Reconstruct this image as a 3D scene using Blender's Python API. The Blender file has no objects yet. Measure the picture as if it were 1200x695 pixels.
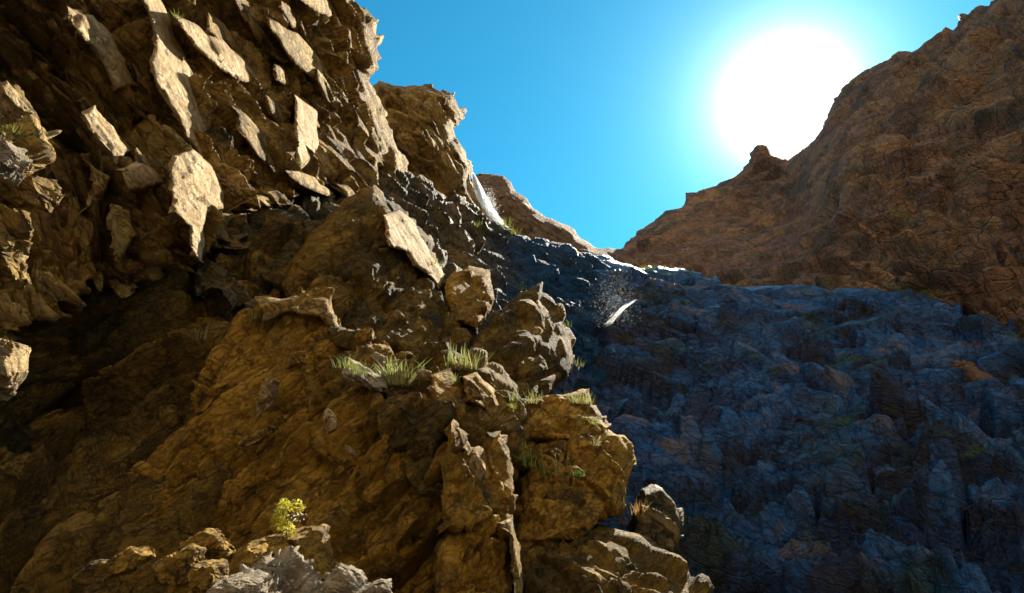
import bpy, math, random
import numpy as np
from mathutils import Vector, Matrix

random.seed(7)
rng = np.random.default_rng(11)
scene = bpy.context.scene
COL = scene.collection
R = math.radians

# ------------------------------------------------------------------ camera
FPX, CX, CY = 700.0, 600.0, 347.5
PITCH = R(22.0)
CAM = np.array([0.0, 0.0, 1.6])
RIGHT = np.array([1.0, 0.0, 0.0])
FWD = np.array([0.0, math.cos(PITCH), math.sin(PITCH)])
UP = np.array([0.0, -math.sin(PITCH), math.cos(PITCH)])
cam_d = bpy.data.cameras.new('camera')
cam_d.sensor_fit = 'HORIZONTAL'
cam_d.sensor_width = 36.0
cam_d.lens = 36.0 * FPX / 1200.0
cam_d.clip_start = 0.05
cam_d.clip_end = 20000.0
cam = bpy.data.objects.new('camera', cam_d)
COL.objects.link(cam)
cam.location = CAM
cam.rotation_euler = (R(90) + PITCH, 0, 0)
scene.camera = cam


def at(px, py, d):
    """world point seen at photo position px, py at forward distance d (metres)"""
    px = np.asarray(px, float); py = np.asarray(py, float); d = np.asarray(d, float)
    u = ((px - CX) / FPX)[..., None]; v = ((CY - py) / FPX)[..., None]
    return CAM + d[..., None] * (u * RIGHT + v * UP + FWD)


SUNPX = (920.0, 118.0)
_s = at(*SUNPX, 1.0) - CAM
SUN = _s / np.linalg.norm(_s)
SUN_EL = math.asin(SUN[2]); SUN_AZ = math.atan2(SUN[0], SUN[1])

# ------------------------------------------------------------------ numeric noise
def _hash(ix, iy, iz, seed):
    h = (ix.astype(np.int64) * 374761393 + iy.astype(np.int64) * 668265263 + iz.astype(np.int64) * 2147483647 + seed * 974634777) & 0xFFFFFFFF
    h = ((h ^ (h >> 13)) * 1274126177) & 0xFFFFFFFF
    h = ((h ^ (h >> 16)) * 2246822519) & 0xFFFFFFFF
    return (h ^ (h >> 15)) & 0xFFFFFFFF


def _u(h, k):
    g = (h * (2654435761 + 40503 * (2 * k + 1)) + k * 97531) & 0xFFFFFFFF
    g = ((g ^ (g >> 15)) * 739982445) & 0xFFFFFFFF
    return ((g ^ (g >> 12)) & 0xFFFFFF).astype(np.float32) / 16777216.0


def vnoise(Q, seed=0):
    b = np.floor(Q); f = (Q - b).astype(np.float32); b = b.astype(np.int64)
    w = f * f * (3 - 2 * f)
    out = 0
    for dx in (0, 1):
        for dy in (0, 1):
            for dz in (0, 1):
                v = _u(_hash(b[:, 0] + dx, b[:, 1] + dy, b[:, 2] + dz, seed), 0)
                out = out + v * (w[:, 0] if dx else 1 - w[:, 0]) * (w[:, 1] if dy else 1 - w[:, 1]) * (w[:, 2] if dz else 1 - w[:, 2])
    return out * 2 - 1


def fbm(Q, seed=0, n=4):
    a, s, t = 1.0, 0, 0
    for i in range(n):
        s = s + a * vnoise(Q * (2.03 ** i) + 17.3 * i, seed + i); t += a; a *= 0.5
    return s / t


def facet(Q, seed, tilt=0.8, jit=0.85, kap=110.0):
    """fractured blocks: each cell a tilted flat face; returns height, gap to next cell, cell random"""
    b = np.floor(Q - 0.5).astype(np.int64)
    n = len(Q)
    best = np.full(n, 1e9, np.float32); sec = best.copy()
    cr = np.zeros(n, np.float32)
    D = []; G = []
    for dx in (0, 1):
        for dy in (0, 1):
            for dz in (0, 1):
                c0, c1, c2 = b[:, 0] + dx, b[:, 1] + dy, b[:, 2] + dz
                h = _hash(c0, c1, c2, seed)
                r0 = (Q[:, 0] - (c0 + 0.5 + jit * (_u(h, 1) - 0.5))).astype(np.float32)
                r1 = (Q[:, 1] - (c1 + 0.5 + jit * (_u(h, 2) - 0.5))).astype(np.float32)
                r2 = (Q[:, 2] - (c2 + 0.5 + jit * (_u(h, 3) - 0.5))).astype(np.float32)
                d = r0 * r0 + r1 * r1 + r2 * r2
                G.append((_u(h, 4) - 0.5) + tilt * ((_u(h, 5) - 0.5) * r0 + (_u(h, 6) - 0.5) * r1 + (_u(h, 7) - 0.5) * r2) * 2)
                D.append(d)
                m = d < best
                sec = np.where(m, best, np.minimum(sec, d))
                cr = np.where(m, _u(h, 8), cr)
                best = np.where(m, d, best)
    num = 0; den = 0
    for d, g in zip(D, G):
        wgt = np.exp(-kap * (d - best)); num = num + wgt * g; den = den + wgt
    return num / den, np.sqrt(sec) - np.sqrt(best), cr


def basis(theta, along=0.3, depth=0.3):
    """strata axes: long axis runs at theta degrees in the picture (clockwise from right), dipping away"""
    t = R(theta)
    L = math.cos(t) * RIGHT - math.sin(t) * UP + along * FWD
    L /= np.linalg.norm(L)
    B = math.sin(t) * RIGHT + math.cos(t) * UP + depth * FWD
    B -= L * B.dot(L); B /= np.linalg.norm(B)
    W = np.cross(L, B)
    return np.stack([L, B, W])


def rock_disp(P, bs, size, amp, seed, thin=0.45, long=1.6, strata=0.25, octs=3, tilt=0.8, fine=0.44, gap_len=None):
    if gap_len is None: gap_len = np.full(len(P), size * 0.02)
    Q0 = P @ bs.T
    warp = np.stack([fbm(Q0 / (size * 2.2) + k * 31.7, seed + 50 + k, 3) for k in range(3)], 1)
    Q = Q0 + warp * size * 0.16
    H = np.zeros(len(P), np.float32); cells = []
    s, a = size, amp
    off = np.zeros(len(P), np.float32)
    for o in range(octs):
        th = min(1.0, thin * (1 + 0.25 * o))
        S = Q / np.array([s * long, s * th, s]) + seed * 3.7 + off[:, None] * 5.3
        h, gap, cr = facet(S, seed + 10 * o, tilt)
        fade = np.clip(s * th / (4.0 * gap_len) - 0.35, 0, 1)
        H += fade * a * h
        H -= fade * a * 0.34 * np.exp(-(gap / 0.075) ** 2)
        off = off + cr * (o + 1)
        cells.append(cr)
        s *= 0.42; a *= fine
    if strata:
        b = Q[:, 1] / (size * thin * 0.8) + 0.5 * warp[:, 0]
        fr = b - np.floor(b)
        mod = 0.5 + 0.5 * fbm(Q0 / (size * 0.9), seed + 77, 2)
        fade = np.clip(size * thin * 0.8 / (5.0 * gap_len) - 0.35, 0, 1)
        H += fade * strata * size * thin * 0.5 * (np.minimum(fr * 1.25, (1 - fr) * 5.0) - 0.4) * np.clip(mod * 1.6 - 0.2, 0, 1.3)
    H += np.clip(size * 0.12 / (3 * gap_len) - 0.3, 0, 1) * size * 0.018 * fbm(Q0 / (size * 0.12), seed + 91, 3)
    return H, cells


# ------------------------------------------------------------------ materials
def new_mat(name):
    m = bpy.data.materials.new(name); m.use_nodes = True
    nt = m.node_tree; nt.nodes.clear()
    return m, nt, nt.nodes.new, nt.links.new


def rock_mat(name, stops, rough=(0.75, 0.9), bump=0.5, scale=1.0, theta=45, stain=(0.03, 0.025, 0.02), stain_amt=0.5, spec=0.3, pale=None, facets=0.9, joints=0.8, shade_blue=None):
    m, nt, N, Lk = new_mat(name)
    out = N('ShaderNodeOutputMaterial'); b = N('ShaderNodeBsdfPrincipled')
    tc = N('ShaderNodeTexCoord')
    bs = basis(theta)
    mr0 = N('ShaderNodeMapping'); mr0.inputs['Rotation'].default_value = Matrix([bs[0], bs[2], bs[1]] if np.linalg.det(np.stack([bs[0], bs[2], bs[1]])) > 0 else [bs[0], -bs[2], bs[1]]).to_euler()
    mp = N('ShaderNodeMapping'); mp.inputs['Scale'].default_value = (0.75, 1.0, 1.7)
    Lk(tc.outputs['Object'], mr0.inputs['Vector']); Lk(mr0.outputs['Vector'], mp.inputs['Vector'])
    a1 = N('ShaderNodeAttribute'); a1.attribute_name = 'block'
    a2 = N('ShaderNodeAttribute'); a2.attribute_name = 'chip'
    n1 = N('ShaderNodeTexNoise'); n1.inputs['Scale'].default_value = 1.1 * scale; n1.inputs['Detail'].default_value = 8; n1.inputs['Roughness'].default_value = 0.65
    Lk(mp.outputs['Vector'], n1.inputs['Vector'])
    n2 = N('ShaderNodeTexNoise'); n2.inputs['Scale'].default_value = 5.0 * scale; n2.inputs['Detail'].default_value = 10; n2.inputs['Roughness'].default_value = 0.7
    Lk(tc.outputs['Object'], n2.inputs['Vector'])
    def math_(op, x, y, clamp=False):
        k = N('ShaderNodeMath'); k.operation = op; k.use_clamp = clamp
        for i, s in enumerate((x, y)):
            if isinstance(s, (int, float)): k.inputs[i].default_value = s
            else: Lk(s, k.inputs[i])
        return k.outputs[0]
    f = math_('ADD', math_('MULTIPLY', a1.outputs['Fac'], 0.34), math_('MULTIPLY', a2.outputs['Fac'], 0.30))
    f = math_('ADD', f, math_('MULTIPLY', n1.outputs['Fac'], 0.75))
    f = math_('ADD', f, math_('MULTIPLY', n2.outputs['Fac'], 0.55))
    f = math_('SUBTRACT', f, 0.47, True)
    ramp = N('ShaderNodeValToRGB')
    el = ramp.color_ramp.elements
    while len(el) < len(stops): el.new(0.5)
    for e, (p, c) in zip(el, stops): e.position = p; e.color = (*c, 1)
    Lk(f, ramp.inputs['Fac'])
    # mineral stains with their own shapes
    n3 = N('ShaderNodeTexNoise'); n3.inputs['Scale'].default_value = 0.6 * scale; n3.inputs['Detail'].default_value = 9; n3.inputs['Roughness'].default_value = 0.7
    Lk(tc.outputs['Object'], n3.inputs['Vector'])
    mr = N('ShaderNodeMapRange'); mr.inputs['From Min'].default_value = 0.52; mr.inputs['From Max'].default_value = 0.68
    Lk(n3.outputs['Fac'], mr.inputs['Value'])
    mx = N('ShaderNodeMix'); mx.data_type = 'RGBA'
    Lk(math_('MULTIPLY', mr.outputs[0], stain_amt), mx.inputs['Factor'])
    Lk(ramp.outputs['Color'], mx.inputs['A']); mx.inputs['B'].default_value = (*stain, 1)
    colour = mx.outputs['Result']
    if pale:
        n4 = N('ShaderNodeTexNoise'); n4.inputs['Scale'].default_value = 2.1 * scale; n4.inputs['Detail'].default_value = 6
        Lk(mp.outputs['Vector'], n4.inputs['Vector'])
        mr2 = N('ShaderNodeMapRange'); mr2.inputs['From Min'].default_value = 0.6; mr2.inputs['From Max'].default_value = 0.78
        Lk(n4.outputs['Fac'], mr2.inputs['Value'])
        mx2 = N('ShaderNodeMix'); mx2.data_type = 'RGBA'
        Lk(math_('MULTIPLY', mr2.outputs[0], 0.6), mx2.inputs['Factor']); Lk(colour, mx2.inputs['A']); mx2.inputs['B'].default_value = (*pale, 1)
        colour = mx2.outputs['Result']
    if shade_blue:  # blue shade tone blended into the base colour by the mask
        a3 = N('ShaderNodeAttribute'); a3.attribute_name = 'shade_blue'
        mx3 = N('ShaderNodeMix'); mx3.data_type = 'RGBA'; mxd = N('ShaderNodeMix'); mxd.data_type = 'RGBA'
        Lk(f, mxd.inputs['Factor']); mxd.inputs['A'].default_value = (*shade_blue[0], 1); mxd.inputs['B'].default_value = (*shade_blue[1], 1)
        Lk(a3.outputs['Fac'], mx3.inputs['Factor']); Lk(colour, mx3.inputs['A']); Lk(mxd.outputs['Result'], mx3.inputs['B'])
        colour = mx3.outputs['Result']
    Lk(colour, b.inputs['Base Color'])
    rr = N('ShaderNodeMapRange'); rr.inputs['To Min'].default_value = rough[0]; rr.inputs['To Max'].default_value = rough[1]
    Lk(n2.outputs['Fac'], rr.inputs['Value']); Lk(rr.outputs[0], b.inputs['Roughness'])
    b.inputs['Specular IOR Level'].default_value = spec
    # fine grain and cracks
    vo = N('ShaderNodeTexVoronoi'); vo.feature = 'DISTANCE_TO_EDGE'; vo.inputs['Scale'].default_value = 3.2 * scale
    wv = N('ShaderNodeVectorMath'); wv.operation = 'ADD'
    Lk(mp.outputs['Vector'], wv.inputs[0]); Lk(n1.outputs['Color'], wv.inputs[1]); Lk(wv.outputs[0], vo.inputs['Vector'])
    cr = N('ShaderNodeMapRange'); cr.inputs['From Max'].default_value = 0.05
    Lk(vo.outputs['Distance'], cr.inputs['Value'])
    vo2 = N('ShaderNodeTexVoronoi'); vo2.feature = 'DISTANCE_TO_EDGE'; vo2.inputs['Scale'].default_value = 1.15 * scale; Lk(wv.outputs[0], vo2.inputs['Vector'])
    cr2 = N('ShaderNodeMapRange'); cr2.inputs['From Max'].default_value = 0.035; Lk(vo2.outputs['Distance'], cr2.inputs['Value'])
    hgt = math_('ADD', math_('MULTIPLY', n2.outputs['Fac'], 1.0), math_('MULTIPLY', cr.outputs[0], 0.40))
    hgt = math_('ADD', hgt, math_('MULTIPLY', cr2.outputs[0], joints))
    geo = N('ShaderNodeNewGeometry'); nsum = geo.outputs['Normal']
    for sc_, k_ in ((2.2 * scale, facets), (6.5 * scale, facets * 0.7)):
        vf = N('ShaderNodeTexVoronoi'); vf.inputs['Scale'].default_value = sc_
        Lk(wv.outputs[0], vf.inputs['Vector'])
        sb = N('ShaderNodeVectorMath'); sb.operation = 'SUBTRACT'; sb.inputs[1].default_value = (0.5, 0.5, 0.5); Lk(vf.outputs['Color'], sb.inputs[0])
        ml = N('ShaderNodeVectorMath'); ml.operation = 'SCALE'; ml.inputs['Scale'].default_value = k_; Lk(sb.outputs[0], ml.inputs[0])
        ad = N('ShaderNodeVectorMath'); ad.operation = 'ADD'; Lk(nsum, ad.inputs[0]); Lk(ml.outputs[0], ad.inputs[1]); nsum = ad.outputs[0]
    nz = N('ShaderNodeVectorMath'); nz.operation = 'NORMALIZE'; Lk(nsum, nz.inputs[0])
    bp = N('ShaderNodeBump'); Lk(nz.outputs[0], bp.inputs['Normal'])
    bp.inputs['Strength'].default_value = bump; bp.inputs['Distance'].default_value = 0.22 / scale
    Lk(hgt, bp.inputs['Height']); Lk(bp.outputs['Normal'], b.inputs['Normal'])
    Lk(b.outputs[0], out.inputs['Surface'])
    return m


MAT = {}
MAT['tan'] = rock_mat('tan_rock', [(0.16, (0.055, 0.036, 0.012)), (0.40, (0.29, 0.170, 0.030)), (0.60, (0.46, 0.305, 0.085)), (0.9, (0.58, 0.44, 0.20))],
                      theta=45, scale=0.9, pale=(0.44, 0.40, 0.34), bump=1.0, stain=(0.05, 0.035, 0.02))
MAT['pale'] = rock_mat('pale_slab_rock', [(0.15, (0.32, 0.20, 0.08)), (0.45, (0.50, 0.35, 0.16)), (0.9, (0.62, 0.49, 0.29))],
                       theta=50, scale=1.4, pale=(0.55, 0.51, 0.45), bump=0.9, stain_amt=0.25)
MAT['brown'] = rock_mat('brown_rock', [(0.16, (0.05, 0.034, 0.007)), (0.38, (0.30, 0.165, 0.018)), (0.62, (0.46, 0.265, 0.030)), (0.92, (0.54, 0.38, 0.11))],
                        theta=-40, scale=1.4, bump=1.0, stain=(0.05, 0.05, 0.018), stain_amt=0.6)
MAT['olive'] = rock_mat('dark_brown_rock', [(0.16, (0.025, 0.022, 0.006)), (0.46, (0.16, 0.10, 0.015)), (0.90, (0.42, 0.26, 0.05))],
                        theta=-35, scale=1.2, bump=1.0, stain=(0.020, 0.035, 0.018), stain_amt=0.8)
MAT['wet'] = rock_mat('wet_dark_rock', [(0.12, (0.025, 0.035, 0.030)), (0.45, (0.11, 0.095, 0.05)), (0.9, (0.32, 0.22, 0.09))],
                      rough=(0.5, 0.85), spec=0.15, theta=40, scale=0.9, bump=1.0, stain=(0.03, 0.06, 0.03), shade_blue=((0.003, 0.02, 0.05), (0.02, 0.11, 0.28)))
MAT['slate'] = rock_mat('wet_slate_shade_blue', [(0.22, (0.001, 0.006, 0.018)), (0.44, (0.002, 0.035, 0.15)), (0.64, (0.008, 0.14, 0.46)), (0.86, (0.17, 0.13, 0.13))],  # blue of the sky-lit gorge shade put into the base colour
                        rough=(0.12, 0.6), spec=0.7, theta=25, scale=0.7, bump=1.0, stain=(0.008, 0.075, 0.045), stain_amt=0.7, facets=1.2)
MAT['hill'] = rock_mat('red_brown_hillside', [(0.12, (0.10, 0.065, 0.055)), (0.42, (0.28, 0.17, 0.115)), (0.9, (0.54, 0.33, 0.17))],
                       theta=30, scale=0.3, bump=1.0, stain=(0.05, 0.095, 0.075), stain_amt=0.85, facets=1.4, joints=0.3)
MAT['far'] = rock_mat('far_ridge_rock', [(0.15, (0.09, 0.06, 0.04)), (0.5, (0.24, 0.15, 0.08)), (0.9, (0.36, 0.25, 0.14))],
                      theta=20, scale=0.35, bump=1.0)
MAT['rubble'] = rock_mat('pale_rubble', [(0.15, (0.24, 0.18, 0.10)), (0.5, (0.44, 0.36, 0.25)), (0.9, (0.58, 0.50, 0.38))],
                         theta=10, scale=2.4, bump=1.0, stain_amt=0.3)


def leaf_mat(name, c0, c1, trans=0.45):
    m, nt, N, Lk = new_mat(name)
    out = N('ShaderNodeOutputMaterial'); d = N('ShaderNodeBsdfPrincipled'); t = N('ShaderNodeBsdfTranslucent'); mx = N('ShaderNodeMixShader')
    a = N('ShaderNodeAttribute'); a.attribute_name = 'tone'
    r = N('ShaderNodeMix'); r.data_type = 'RGBA'; r.inputs['A'].default_value = (*c0, 1); r.inputs['B'].default_value = (*c1, 1)
    Lk(a.outputs['Fac'], r.inputs['Factor']); Lk(r.outputs['Result'], d.inputs['Base Color']); Lk(r.outputs['Result'], t.inputs['Color'])
    d.inputs['Roughness'].default_value = 0.6
    mx.inputs['Fac'].default_value = trans
    Lk(d.outputs[0], mx.inputs[1]); Lk(t.outputs[0], mx.inputs[2]); Lk(mx.outputs[0], out.inputs['Surface'])
    return m


MAT['grass'] = leaf_mat('pale_grass', (0.16, 0.20, 0.05), (0.36, 0.38, 0.15))
MAT['fresh'] = leaf_mat('fresh_grass', (0.10, 0.15, 0.02), (0.30, 0.34, 0.05))
MAT['straw'] = leaf_mat('dry_grass', (0.30, 0.16, 0.05), (0.48, 0.32, 0.13))
MAT['bush'] = leaf_mat('dark_scrub', (0.06, 0.13, 0.03), (0.16, 0.26, 0.05))
MAT['gold'] = leaf_mat('yellow_leaves', (0.30, 0.32, 0.02), (0.62, 0.50, 0.05))
MAT['flower'] = leaf_mat('yellow_flowers', (0.6, 0.45, 0.02), (0.75, 0.6, 0.05))
MAT['white_flower'] = leaf_mat('pale_flowers', (0.7, 0.68, 0.55), (0.8, 0.8, 0.75))
MAT['twig'] = leaf_mat('twigs', (0.12, 0.07, 0.03), (0.22, 0.14, 0.07), 0.0)
m, nt, N, Lk = new_mat('falling_water')
out = N('ShaderNodeOutputMaterial'); d = N('ShaderNodeBsdfPrincipled'); t = N('ShaderNodeBsdfTranslucent'); mx = N('ShaderNodeMixShader')
d.inputs['Base Color'].default_value = (0.80, 0.86, 0.92, 1); d.inputs['Roughness'].default_value = 0.15; t.inputs['Color'].default_value = (0.85, 0.9, 0.95, 1)
mx.inputs['Fac'].default_value = 0.6
Lk(d.outputs[0], mx.inputs[1]); Lk(t.outputs[0], mx.inputs[2]); Lk(mx.outputs[0], out.inputs['Surface'])
MAT['water'] = m

# ------------------------------------------------------------------ object helpers
ORIGIN = {}
PX_CLOUD = []


def tag(o, label=None, cat=None, group=None, kind=None):
    if label: o['label'] = label
    if cat: o['category'] = cat
    if group: o['group'] = group
    if kind: o['kind'] = kind
    return o


def mesh_obj(name, V, F, mat, parent=None, attrs=None, smooth=False):
    V = np.asarray(V, float)
    lo, hi = V.min(0), V.max(0)
    org = np.array([(lo[0] + hi[0]) / 2, (lo[1] + hi[1]) / 2, lo[2]])
    me = bpy.data.meshes.new(name)
    n = len(V)
    me.vertices.add(n); me.vertices.foreach_set('co', (V - org).astype(np.float32).ravel())
    F = np.asarray(F, np.int32); k = F.shape[1]
    me.loops.add(F.size); me.loops.foreach_set('vertex_index', F.ravel())
    me.polygons.add(len(F))
    me.polygons.foreach_set('loop_start', np.arange(0, F.size, k, dtype=np.int32))
    me.polygons.foreach_set('loop_total', np.full(len(F), k, np.int32))
    me.polygons.foreach_set('use_smooth', np.full(len(F), smooth))
    for nm, dat in (attrs or {}).items():
        at_ = me.attributes.new(nm, 'FLOAT', 'POINT'); at_.data.foreach_set('value', dat.astype(np.float32))
    me.materials.append(mat)
    me.update(calc_edges=True)
    o = bpy.data.objects.new(name, me)
    COL.objects.link(o)
    ORIGIN[o.name] = org
    if parent is not None:
        o.parent = parent
        o.location = org - ORIGIN[parent.name]
    else:
        o.location = org
    return o


def empty(name, loc):
    o = bpy.data.objects.new(name, None); COL.objects.link(o)
    o.empty_display_size = 0.2; o.location = loc
    ORIGIN[o.name] = np.array(loc, float)
    return o


def tps(ctrl):
    """smooth distance field through control points (px, py, distance)"""
    c = np.array(ctrl, float); X = c[:, :2] / 300.0; y = np.log(c[:, 2]); n = len(c)
    def ker(A, B):
        r2 = ((A[:, None] - B[None]) ** 2).sum(-1)
        return 0.5 * r2 * np.log(r2 + 1e-12)
    if n < 3:
        return lambda px, py: np.full(px.shape, np.exp(y.mean()))
    K = ker(X, X) + np.eye(n) * 0.004
    Pm = np.c_[np.ones(n), X]
    A = np.zeros((n + 3, n + 3)); A[:n, :n] = K; A[:n, n:] = Pm; A[n:, :n] = Pm.T
    sol = np.linalg.lstsq(A, np.r_[y, 0, 0, 0], rcond=None)[0]
    def f(px, py):
        sh = px.shape
        Z = np.c_[px.ravel(), py.ravel()] / 300.0
        out = np.empty(len(Z))
        for i in range(0, len(Z), 100000):
            z = Z[i:i + 100000]
            out[i:i + 100000] = ker(z, X) @ sol[:n] + np.c_[np.ones(len(z)), z] @ sol[n:]
        return np.exp(out).reshape(sh)
    return f


def poly_sd(poly, px, py):
    """signed distance (inside positive) and the closest outline point"""
    p = np.array(poly, float); q = np.roll(p, -1, 0)
    best = np.full(px.shape, 1e18); bx = px.copy(); by = py.copy()
    inside = np.zeros(px.shape, bool)
    for (x0, y0), (x1, y1) in zip(p, q):
        dx, dy = x1 - x0, y1 - y0
        t = np.clip(((px - x0) * dx + (py - y0) * dy) / (dx * dx + dy * dy + 1e-9), 0, 1)
        cx, cy = x0 + t * dx, y0 + t * dy
        d = (px - cx) ** 2 + (py - cy) ** 2
        m = d < best
        best = np.where(m, d, best); bx = np.where(m, cx, bx); by = np.where(m, cy, by)
        if y0 != y1:
            cr = ((y0 > py) != (y1 > py)) & (px < (x1 - x0) * (py - y0) / (y1 - y0) + x0)
            inside ^= cr
    s = np.sqrt(best)
    return np.where(inside, s, -s), bx, by


def jag(poly, amp, seed):
    """roughen an outline traced from the photograph"""
    r = random.Random(seed); out = []
    for (x0, y0), (x1, y1) in zip(poly, poly[1:] + poly[:1]):
        L = math.hypot(x1 - x0, y1 - y0)
        n = max(1, int(L / 14)) if L < 250 else 1
        for i in range(n):
            t = i / n; a = amp if i else amp * 0.4
            out.append((x0 + (x1 - x0) * t + r.uniform(-a, a), y0 + (y1 - y0) * t + r.uniform(-a, a)))
    return out


def patch(name, poly, depth, mat, size, amp, theta=45, seed=1, step=2.0, roll=14, aspect=1.2, back=0.25, jagged=3,
          parent=None, thin=0.45, long=1.6, strata=0.25, octs=3, tilt=0.8, fine=0.44, along=0.3, dip=0.3, bulge=None, cloud=True, rimfade=0.8, shade_blue=None):
    """a mass of rock: its face follows the distance field, its rim turns away and runs back into the rock behind"""
    poly = jag(poly, jagged, seed)
    f = depth if callable(depth) else tps(depth)
    p = np.array(poly); m = 4
    x0, y0 = p.min(0) - m * step * 1.5; x1, y1 = p.max(0) + m * step * 1.5
    xs = np.arange(x0, x1, step); ys = np.arange(y0, y1, step)
    gx, gy = np.meshgrid(xs, ys)
    sd, bx, by = poly_sd(poly, gx, gy)
    keep = sd > -m * step
    outm = sd < 0
    px = np.where(outm, bx, gx); py = np.where(outm, by, gy)
    s = np.clip(sd / roll, 0, 1)
    rim = 1 + aspect * roll / FPX * (1 - s) ** 2
    P0 = at(px, py, f(px, py) * rim * (bulge(px, py) if bulge is not None else 1))      # front, up to the outline
    ray = P0 - CAM
    P = CAM + ray * (1 + back * np.clip(-sd / (m * step), 0, 1))[..., None]             # and back into the rock
    Pn = at(gx, gy, f(gx, gy) * rim)
    gu = np.gradient(Pn, axis=1); gv = np.gradient(Pn, axis=0)
    Nn = np.cross(gv, gu)
    ray = ray / np.linalg.norm(ray, axis=-1, keepdims=True)
    Nn /= np.maximum(np.linalg.norm(Nn, axis=-1, keepdims=True), 1e-9)
    Nn = np.where((Nn * ray).sum(-1, keepdims=True) > 0, -Nn, Nn)
    # a gentle blend keeps neighbouring normals coherent
    for _ in range(3):
        Nn[1:-1, 1:-1] = (Nn[1:-1, 1:-1] * 2 + Nn[:-2, 1:-1] + Nn[2:, 1:-1] + Nn[1:-1, :-2] + Nn[1:-1, 2:]) / 6
    Nn /= np.maximum(np.linalg.norm(Nn, axis=-1, keepdims=True), 1e-9)
    idx = -np.ones(gx.shape, int); k = np.flatnonzero(keep.ravel()); idx.ravel()[k] = np.arange(len(k))
    Pk = P0.reshape(-1, 3)[k]; Bk = (P - P0).reshape(-1, 3)[k]; Nk = Nn.reshape(-1, 3)[k]
    bs = basis(theta, along, dip)
    gl = np.maximum(np.linalg.norm(gu, axis=-1), np.linalg.norm(gv, axis=-1)).reshape(-1)[k]
    H, cells = rock_disp(Pk, bs, size, amp, seed, thin, long, strata, octs, tilt, fine, gl)
    H = H * (rimfade + (1 - rimfade) * np.clip(sd.reshape(-1)[k] / 30, 0, 1))
    Hg = np.zeros(gx.size); Hg[k] = H; Hg = Hg.reshape(gx.shape); Mg = keep.astype(float)
    for _ in range(1):                                                                  # weathering takes the saw-tooth off the steps
        A_, B_ = np.pad(Hg * Mg, 1), np.pad(Mg, 1)
        sh = lambda X: X[1:-1, 1:-1] * 2 + X[:-2, 1:-1] + X[2:, 1:-1] + X[1:-1, :-2] + X[1:-1, 2:]
        Hg = sh(A_) / np.maximum(sh(B_), 1e-6)
    H = Hg.ravel()[k]
    V = Pk + Bk + Nk * H[:, None] + bs[1] * (0.25 * H[:, None])
    a, b_, c, e = idx[:-1, :-1], idx[:-1, 1:], idx[1:, 1:], idx[1:, :-1]
    ok = (a >= 0) & (b_ >= 0) & (c >= 0) & (e >= 0)
    F = np.stack([a[ok], e[ok], c[ok], b_[ok]], 1)
    used = np.zeros(len(V), bool); used[F.ravel()] = True
    remap = np.cumsum(used) - 1
    V = V[used]; F = remap[F]
    blk = cells[0][used]; chip = cells[min(1, len(cells) - 1)][used]
    if cloud: PX_CLOUD.append(V.astype(np.float32))
    att = {'block': blk, 'chip': chip}
    if shade_blue is not None:
        att['shade_blue'] = np.clip(shade_blue(V) + 0.35 * fbm(V / 3.0, seed + 5, 3), 0, 1)      # blue of the gorge shade put into the slope's colour
    return mesh_obj(name, V, F, mat, parent, att)


def project(V):
    r = V - CAM
    z = r @ FWD
    return CX + FPX * (r @ RIGHT) / z, CY - FPX * (r @ UP) / z, z


_CL = None
def pick(px, py, tol=3.5):
    """the surface point seen at a photo position"""
    global _CL
    if _CL is None:
        V = np.concatenate(PX_CLOUD); _CL = (V,) + project(V)
    V, x, y, z = _CL
    for t in (tol, tol * 2, tol * 5):
        m = np.flatnonzero((abs(x - px) < t) & (abs(y - py) < t))
        if len(m): return V[m[np.argmin(z[m])]].astype(float)
    return at(px, py, 12.0)


def ico(sub):
    import bmesh
    bm = bmesh.new(); bmesh.ops.create_icosphere(bm, subdivisions=sub, radius=1.0)
    V = np.array([v.co[:] for v in bm.verts]); F = np.array([[v.index for v in f.verts] for f in bm.faces]); bm.free()
    return V, F
ICO = {k: (ico(k)[0], ico(k)[1][:, ::-1]) for k in (3, 5, 6)}


def rock(name, px, py, d, w, h, mat, seed, depth=None, theta=0, sub=6, planes=14, parent=None, rough=0.10):
    """an angular boulder about w by h photo pixels across, standing d metres off"""
    r = np.random.default_rng(seed)
    V, F = ICO[sub]
    nn = r.normal(size=(planes, 3)); nn /= np.linalg.norm(nn, axis=1, keepdims=True)
    nn = np.r_[nn, [[1, 0, 0], [-1, 0, 0], [0, 1, 0], [0, -1, 0], [0, 0, 1], [0, 0, -1]] + r.normal(size=(6, 3)) * 0.2]
    off = r.uniform(0.72, 1.0, len(nn))
    rad = np.min(np.where(V @ nn.T > 0.05, off / np.maximum(V @ nn.T, 0.05), 9), axis=1)
    P = V * np.minimum(rad, 1.25)[:, None]
    t = R(theta)
    A = math.cos(t) * RIGHT - math.sin(t) * UP; Bv = math.sin(t) * RIGHT + math.cos(t) * UP
    sx = w / 2 / FPX * d; sy = h / 2 / FPX * d; sz = (depth or (sx + sy) / 2)
    c = at(px, py, d)
    Wp = c + P[:, :1] * sx * A + P[:, 1:2] * sy * Bv + P[:, 2:] * sz * FWD
    size = (sx + sy) * 0.55
    H, cells = rock_disp(Wp, basis(30 + theta, 0.3, 0.4), size, size * rough * 2.2, seed + 3, octs=3, strata=0.15)
    Wp = Wp + V * H[:, None]
    PX_CLOUD.append(Wp.astype(np.float32))
    return mesh_obj(name, Wp, F, mat, parent, {'block': cells[0], 'chip': cells[1]})


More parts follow.
